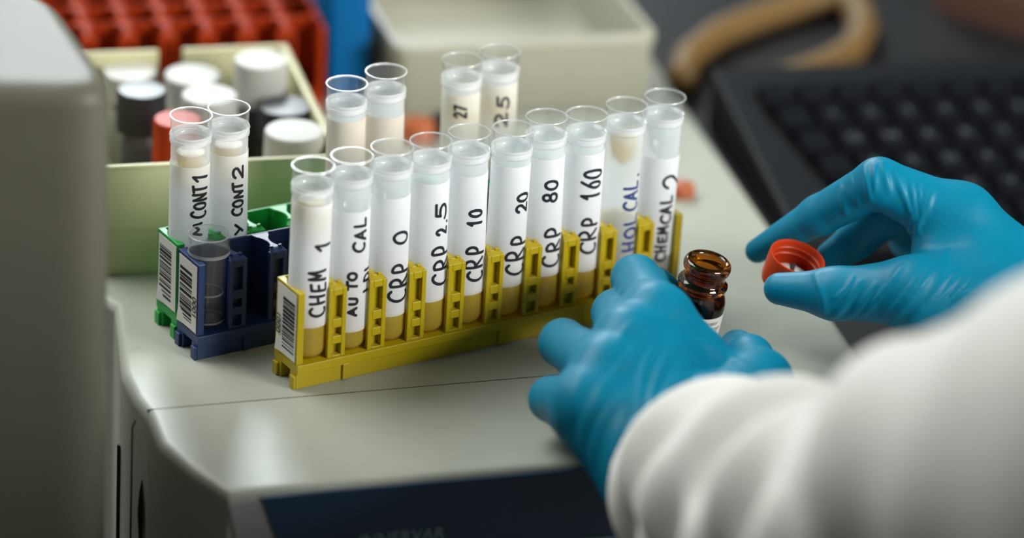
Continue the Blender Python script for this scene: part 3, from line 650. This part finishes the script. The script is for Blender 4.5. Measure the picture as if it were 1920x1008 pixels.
# ------------------------------------------------------------------ the worker: gloved hands and coat, grown as one smooth surface each
def surface_nets(fn, lo, hi, h):
    nx, ny, nz = [int(math.ceil((hi[i]-lo[i])/h))+1 for i in range(3)]
    c4 = 4; mx_ = [(n_-1)//c4+2 for n_ in (nx, ny, nz)]
    X, Y_, Z = np.meshgrid(*[lo[i]+h*c4*np.arange(mx_[i]) for i in range(3)], indexing='ij')
    Dc = fn(np.stack([X, Y_, Z], -1).reshape(-1, 3).astype(np.float32)).reshape(mx_)
    ix = [np.clip(np.round(np.arange(n_)/c4).astype(int), 0, m_-1) for n_, m_ in zip((nx, ny, nz), mx_)]
    D = Dc[np.ix_(*ix)].copy()                       # coarse distance everywhere, exact near the surface
    w_ = np.argwhere(np.abs(D) < h*c4*1.3+4)
    D[w_[:, 0], w_[:, 1], w_[:, 2]] = fn((w_*h+np.array(lo)).astype(np.float32))
    S = D < 0
    cnt = np.zeros((nx-1, ny-1, nz-1), np.int32); acc = np.zeros((nx-1, ny-1, nz-1, 3), np.float32)
    corners = [(i, j, k) for i in (0, 1) for j in (0, 1) for k in (0, 1)]
    sl = lambda a, c: a[c[0]:nx-1+c[0], c[1]:ny-1+c[1], c[2]:nz-1+c[2]]
    for a in corners:
        for ax in range(3):
            if a[ax] == 0:
                c = list(a); c[ax] = 1; c = tuple(c)
                da, db = sl(D, a), sl(D, c); cr_ = sl(S, a) != sl(S, c)
                t = np.where(cr_, da/np.where(cr_, da-db, 1), 0)
                cnt += cr_
                for q in range(3): acc[..., q] += np.where(cr_, a[q]+(t if q == ax else 0), 0)
    act = cnt > 0; idx = -np.ones(act.shape, np.int64); idx[act] = np.arange(act.sum())
    ijk = np.argwhere(act); V = (ijk+acc[act]/cnt[act][:, None])*h+np.array(lo)
    faces = []
    for ax in range(3):
        b_, c_ = (ax+1) % 3, (ax+2) % 3
        s0 = [slice(0, n_) for n_ in S.shape]; s1 = list(s0); s0[ax] = slice(0, S.shape[ax]-1); s1[ax] = slice(1, S.shape[ax])
        A, B = S[tuple(s0)], S[tuple(s1)]
        for flip, msk in ((False, A & ~B), (True, ~A & B)):
            e = np.argwhere(msk); ok = (e[:, b_] > 0) & (e[:, c_] > 0) & (e[:, b_] < S.shape[b_]-1) & (e[:, c_] < S.shape[c_]-1); e = e[ok]
            def g(db, dc):
                q = e.copy(); q[:, b_] += db; q[:, c_] += dc; return idx[q[:, 0], q[:, 1], q[:, 2]]
            f = np.stack([g(-1, -1), g(0, -1), g(0, 0), g(-1, 0)], 1)
            faces.append(f[:, ::-1] if flip else f)
    return V, np.concatenate(faces)
def cone(p, a, b, ra, rb):
    a = np.asarray(a, np.float32); b = np.asarray(b, np.float32); ab = b-a; L2 = float(ab@ab) or 1e-9
    t = np.clip((p-a)@ab/L2, 0, 1); d = p-a-t[:, None]*ab
    return np.sqrt((d*d).sum(1))-(ra+(rb-ra)*t)
def smin(a, b, k):
    h_ = np.clip(0.5+0.5*(b-a)/k, 0, 1); return b+(a-b)*h_-k*h_*(1-h_)
def chain(p, J, rs, k=2.5):
    d = None
    for (a, ra), (b, rb_) in zip(zip(J[:-1], rs[:-1]), zip(J[1:], rs[1:])):
        c = cone(p, a, b, ra, rb_); d = c if d is None else smin(d, c, k)
    return d
def sd_mesh(name, fn, lo, hi, h, m, parent, smooth_it=1):
    V, Fc = surface_nets(fn, lo, hi, h)
    me = bpy.data.meshes.new(name); me.from_pydata([tuple(v*0.001) for v in V.astype(float)], [], [tuple(int(i) for i in f) for f in Fc])
    me.materials.append(m); me.polygons.foreach_set('use_smooth', [True]*len(me.polygons)); me.update()
    o = bpy.data.objects.new(name, me); COL.objects.link(o); o.parent = parent
    if smooth_it:
        md = o.modifiers.new('smooth', 'SMOOTH'); md.iterations = smooth_it; md.factor = 0.5
    return o
def mm(p): return np.asarray(p, float)*MM
def folded(p, d, specs):
    """glove creases: narrow ridges along polylines on the skin of the glove"""
    if not specs: return d
    near = np.abs(d) < 6; q = p[near]; out = np.zeros(len(q), np.float32)
    for a, b, wd, h0, h1 in specs:
        a = np.asarray(a, np.float32); b = np.asarray(b, np.float32); ab = b-a; m = 4*wd+np.linalg.norm(ab)/2
        c = (np.abs(q-(a+b)/2) < m).all(1)
        if not c.any(): continue
        r_ = q[c]; t = np.clip((r_-a)@ab/max(float(ab@ab), 1e-6), 0, 1); e_ = r_-a-t[:, None]*ab; dd = (e_*e_).sum(1)
        out[c] = np.maximum(out[c], (h0+(h1-h0)*t)*np.exp(-dd/(2*wd*wd)))
    d = d.copy(); d[near] -= out; return d

person = thing('person', 'person in a white lab coat and blue gloves holding an amber vial and red cap', 'person', (0, 0, 0))

# left hand: wraps the vial, back of the hand to the camera
def L3(px_, py_, z): return mm(at(px_, py_, z/1000))
CU = mm(atd(1312, 916, 1.577)); EL_ = mm(atd(1650, 1010, 1.40)); SH = mm(atd(2150, 860, 1.31))
ax_s = (EL_-CU)/np.linalg.norm(EL_-CU)
LW = CU-ax_s*13+mm(U)*0.001
LH = dict(i=[L3(1228, 596, 52), L3(1192, 523, 47), L3(1228, 541, 34), L3(1268, 566, 27)],
          m=[L3(1176, 640, 50), L3(1156, 588, 37), L3(1180, 618, 25), L3(1232, 632, 20)],
          r=[L3(1135, 694, 45), L3(1056, 643, 29), L3(1082, 672, 17), L3(1140, 682, 13)],
          p=[L3(1098, 756, 36), L3(1034, 748, 20), L3(1062, 772, 12), L3(1115, 775, 11)],
          t=[L3(1378, 776, 36), L3(1425, 715, 30), L3(1404, 674, 24), L3(1382, 652, 20)])
rads = dict(i=[13.5, 10.4, 9.0, 8.2], m=[13.5, 10.5, 9.2, 8.2], r=[13, 10.2, 9.2, 8.2], p=[12.5, 9.4, 8.4, 7.4], t=[15, 12.5, 10.4, 8.2])
lfold = []
rl = random.Random(11)
def lerp(a, b, t): return a*(1-t)+b*t
def left_palm(p):
    d = None
    for f_, rw, rm in (('i', 21, 14), ('m', 21, 14), ('r', 20, 13.5), ('p', 19, 13)):
        w_ = lerp(LW, LH['p'][0] if f_ in 'rp' else LH['i'][0], 0.06)
        c = cone(p, w_, LH[f_][0], rw, rm); d = c if d is None else smin(d, c, 9)
    d = smin(d, cone(p, LH['i'][0], LH['p'][0], 12, 11), 8)
    d = smin(d, cone(p, LH['t'][0], LH['t'][1], 17, 13), 10)
    d = smin(d, cone(p, LW, LH['t'][0], 22, 17), 10)
    d = smin(d, cone(p, L3(1250, 608, 50), L3(1308, 658, 42), 11.5, 11.5), 8)
    d = smin(d, cone(p, L3(1110, 775, 32), CU-ax_s*6-mm(R)*0.0095, 15, 25), 12)
    d = smin(d, cone(p, LH['t'][1], lerp(LH['i'][0], LW, 0.3), 9, 10), 10)
    return d
fwd_l = EL_
def left_sdf(p):
    fi = None
    for f_ in 'imrp':
        c = chain(p, LH[f_], rads[f_], 3.0); fi = c if fi is None else smin(fi, c, 1.2)
    d = smin(left_palm(p), fi, 6)
    d = smin(d, chain(p, LH['t'], rads['t'], 4), 4)
    d = smin(d, cone(p, LW, lerp(LW, fwd_l, 0.32), 29, 31), 14)
    return folded(p, d, lfold)
def surf(px_, py_, sdf, D=1.50):
    """march the view ray on to the surface: a point on the near side of the hand"""
    o = mm(CAM); d = ray(px_, py_); d = d/np.linalg.norm(d); t = D*1000
    for _ in range(60):
        v = float(sdf(np.array([o+d*t], np.float32))[0]); t += v*0.9
        if abs(v) < 0.05 or t > 1900: break
    return o+d*t
def crease(x0, y0, x1, y1, sdf, wd, ht, n=6, bow=0.0):
    out = []; L = math.hypot(x1-x0, y1-y0)
    for k in range(n+1):
        t = k/n; q = surf(x0+(x1-x0)*t-(y1-y0)/L*bow*math.sin(PI*t), y0+(y1-y0)*t+(x1-x0)/L*bow*math.sin(PI*t), sdf)
        out.append((q, math.sin(PI*min(max(t, 0.06), 0.94))**0.7))
    out = [(out[i][0], out[i+1][0], wd, ht*out[i][1], ht*out[i+1][1]) for i in range(n) if np.linalg.norm(out[i][0]-out[i+1][0]) < 3*L/n/3.5]
    return out
_cr = [(1205, 600, 1160, 640, 8), (1240, 600, 1275, 560, 4), (1262, 640, 1330, 700, -6), (1230, 640, 1200, 760, 10), (1210, 640, 1150, 720, 8), (1185, 660, 1130, 760, 10), (1255, 660, 1215, 800, 10), (1290, 680, 1235, 780, 8), (1150, 700, 1105, 800, 8),
       (1125, 730, 1090, 840, 8), (1145, 760, 1110, 870, 8), (1175, 770, 1140, 880, 6), (1200, 780, 1170, 860, 6), (1300, 640, 1400, 690, -8), (1320, 720, 1290, 735, 3), (1340, 660, 1420, 700, -6), (1250, 720, 1290, 700, 4), (1360, 690, 1440, 712, -4), (1330, 690, 1385, 716, -4), (1090, 700, 1068, 800, 6), (1140, 560, 1165, 545, 2), (1165, 560, 1200, 545, 4)]
for x0, y0, x1, y1, bw in _cr: lfold += crease(x0, y0, x1, y1, left_sdf, 1.0+0.8*rl.random(), 0.55+0.5*rl.random(), 6, bw)
allp = np.array([q for f_ in LH.values() for q in f_]+[LW])
lo, hi = allp.min(0)-30, allp.max(0)+30; lo[1] -= 45; lo[2] = max(lo[2], 1.2); hi[2] += 20
gl_ = sd_mesh('glove', left_sdf, lo, hi, 0.75, MT['glove'], person); gl_['label'] = 'blue nitrile glove wrapped around the amber vial'

# right hand: pinches the red cap between thumb and forefinger
def R3(px_, py_, D): return mm(atd(px_, py_, D))
RW = R3(1950, 560, 1.705)
RH = dict(i=[R3(1800, 412, 1.704), R3(1648, 343, 1.700), R3(1536, 404, 1.722), R3(1420, 470, 1.741)],
          m=[R3(1800, 425, 1.722), R3(1662, 400, 1.725), R3(1608, 448, 1.736), R3(1560, 482, 1.738)],
          r=[R3(1795, 445, 1.742), R3(1690, 410, 1.748), R3(1705, 452, 1.752), R3(1735, 486, 1.742)],
          p=[R3(1800, 470, 1.760), R3(1715, 440, 1.766), R3(1730, 480, 1.764), R3(1760, 500, 1.754)],
          t=[R3(1850, 555, 1.688), R3(1715, 548, 1.680), R3(1565, 550, 1.690), R3(1462, 541, 1.700)])
rr_ = dict(i=[14.5, 11.0, 9.0, 5.6], m=[14, 10.2, 8.8, 7.4], r=[13.5, 9.8, 8.6, 7.4], p=[12.5, 9, 8, 7], t=[20, 15.5, 10.8, 7.2])
rfold = []
def right_palm(p):
    d = None
    for f_, rw, rm in (('i', 19, 14.5), ('m', 19, 14), ('r', 18, 13.5), ('p', 17, 12.5)):
        c = cone(p, lerp(RW, RH['p'][0] if f_ in 'rp' else RH['i'][0], 0.08), RH[f_][0], rw, rm); d = c if d is None else smin(d, c, 9)
    d = smin(d, cone(p, RH['i'][0], RH['p'][0], 13, 12), 8)
    d = smin(d, cone(p, RH['t'][0], RW, 20, 20), 12)
    d = smin(d, cone(p, RH['t'][0], RH['i'][0], 14, 12), 10)
    d = smin(d, cone(p, lerp(RH['t'][0], RH['t'][1], 0.45), lerp(RH['i'][0], RW, 0.25), 12, 12), 8)
    d = smin(d, cone(p, R3(1760, 420, 1.702), R3(1752, 510, 1.694), 11.5, 11), 8)
    return d
RA = R3(2330, 700, 1.66)
def right_sdf(p):
    fi = None
    for f_ in 'imrp':
        c = chain(p, RH[f_], rr_[f_], 3.0); fi = c if fi is None else smin(fi, c, 1.2)
    d = smin(right_palm(p), fi, 6)
    d = smin(d, chain(p, RH['t'], rr_['t'], 6), 6)
    d = smin(d, cone(p, RW, lerp(RW, RA, 0.5), 20, 26), 12)
    return folded(p, d, rfold)
rl = random.Random(5)
_lines = [(1552, 604, 1612, 528), (1585, 598, 1640, 535), (1600, 606, 1690, 500), (1640, 612, 1720, 520), (1655, 618, 1745, 500), (1668, 600, 1772, 470), (1690, 616, 1790, 500), (1705, 606, 1800, 515), (1725, 606, 1815, 520), (1740, 600, 1830, 532), (1760, 590, 1850, 545), (1790, 600, 1880, 548),
          (1545, 595, 1528, 515), (1565, 560, 1600, 520), (1770, 565, 1860, 520), (1800, 575, 1900, 555),
          (1690, 350, 1725, 440), (1706, 330, 1722, 430), (1722, 335, 1728, 420), (1740, 345, 1728, 410), (1675, 310, 1700, 380), (1655, 305, 1668, 360), (1640, 310, 1640, 360), (1620, 312, 1632, 375), (1595, 330, 1610, 385), (1575, 345, 1585, 400), (1750, 350, 1735, 400), (1700, 440, 1716, 390), (1712, 455, 1728, 400)]
for a, c, b_, d in _lines: rfold += crease(a, c, b_, d, right_sdf, 0.75+0.4*rl.random(), 1.3+0.6*rl.random(), 6, 5 if a < 1800 and c > 500 else 0)
allp = np.array([q for f_ in RH.values() for q in f_]+[RW])
lo, hi = allp.min(0)-28, allp.max(0)+28; hi[0] += 35
gr_ = sd_mesh('glove', right_sdf, lo, hi, 0.7, MT['glove'], person); gr_['label'] = 'blue nitrile glove pinching the red cap'

# lab coat: near sleeve and upper arm, shoulders out of frame, far sleeve
sfold = []
def sleeve_fold(p, a, b, n, amp):
    """soft gathers round a sleeve between a and b"""
    ab = b-a; L = np.linalg.norm(ab); u_ = (p-a)@(ab/L); q = p-a-u_[:, None]*(ab/L)[None]
    s1 = np.cross(ab/L, [0, 0, 1.0]); s1 /= np.linalg.norm(s1); s2 = np.cross(ab/L, s1); th = np.arctan2(q@s2, q@s1)
    m_ = np.clip(u_/25.0, 0, 1)*np.clip((L+30-u_)/40, 0, 1)
    return amp*m_*(np.sin(u_/L*n*6.283+1.9*np.sin(th+0.7)+0.8*np.sin(2*th))+0.5*np.sin(u_/L*n*10.1-2.6*np.sin(th-0.4)+1.3))
def near_sleeve(p):
    mid = lerp(CU, EL_, 0.5)
    d = smin(cone(p, CU-ax_s*14, mid, 39.2, 47), cone(p, mid, EL_, 46, 47), 10)
    u_ = (p-CU)@ax_s
    d = d - sleeve_fold(p, CU, EL_, 3.0, 4.6)
    inner = cone(p, CU-ax_s*60, lerp(CU, EL_, 0.45), 34, 34)
    rim_ = -(u_)                                            # cuff plane
    d = np.maximum(d, -inner); d = np.maximum(d, rim_+0.0)
    q = p-CU-u_[:, None]*ax_s[None]; rr2 = np.sqrt((q*q).sum(1))
    d = smin(d, np.sqrt((rr2-37.2)**2+(u_-0.5)**2)-2.6, 2.0)
    return d
coat_ = None
def body_sdf(p):
    TR = SH+np.array([330, 120, 10.0]); hip_a = SH+np.array([90, -30, -420.0]); hip_b = TR+np.array([-70, 10, -400.0])
    MA = mm(atd(1815, 893, 1.36)); d = smin(cone(p, EL_, MA, 46, 54), cone(p, MA, SH, 54, 58), 8)
    d = d - sleeve_fold(p, EL_, SH, 2.0, 3.2)
    mid = (SH+TR)/2
    d = smin(d, cone(p, SH, TR, 60, 60), 30)
    d = smin(d, cone(p, SH+np.array([40, 0, -30]), hip_a, 85, 95), 40); d = smin(d, cone(p, TR+np.array([-40, 0, -30]), hip_b, 85, 95), 40)
    d = smin(d, cone(p, mid+np.array([0, 0, -60.0]), (hip_a+hip_b)/2, 100, 110), 40)
    ch = np.array([600.0, -570, -420]); d = smin(d, cone(p, ch, np.array([600.0, -570, 330]), 125, 105), 30); d = smin(d, cone(p, SH, np.array([570.0, -520, 240]), 60, 75), 40)  # unseen torso column, added to keep the side light off the arm
    d = smin(d, cone(p, TR, np.array([600.0, -520, 240]), 60, 75), 40)
    RE = TR+np.array([70, 60, -90.0])
    d = smin(d, cone(p, TR, RE, 58, 48), 20)
    return d
coat = None
lo = np.minimum(EL_, SH)-np.array([110, 140, 480]); hi = np.maximum(EL_, SH)+np.array([560, 420, 90])
lo = np.minimum(lo, [440, -720, -430]); hi = np.maximum(hi, [740, 0, 460]); lo[2] = max(lo[2], -430)
coat = sd_mesh('lab_coat', body_sdf, lo, hi, 7.0, MT['coat'], person, 3)
lo = np.minimum(CU, EL_)-62; hi = np.maximum(CU, EL_)+62
sl_ = sd_mesh('sleeve', near_sleeve, lo, hi, 1.9, MT['coat'], coat, 3)
RS = lerp(RW, RA, 0.22); TR_ = SH+np.array([330, 120, 10.0]); RE_ = TR_+np.array([70, 60, -90.0]); axr = (RE_-RS)/np.linalg.norm(RE_-RS)
def far_sleeve(p):
    d = cone(p, RS-axr*14, RE_, 34, 48) - sleeve_fold(p, RS, RE_, 4, 2.0); u_ = (p-RS)@axr
    d = np.maximum(d, -cone(p, RS-axr*60, lerp(RS, RE_, 0.16), 28.5, 27)); return np.maximum(d, -u_)
lo = np.minimum(RS, RE_)-60; hi = np.maximum(RS, RE_)+60
sd_mesh('sleeve', far_sleeve, lo, hi, 3.0, MT['coat'], coat, 2)
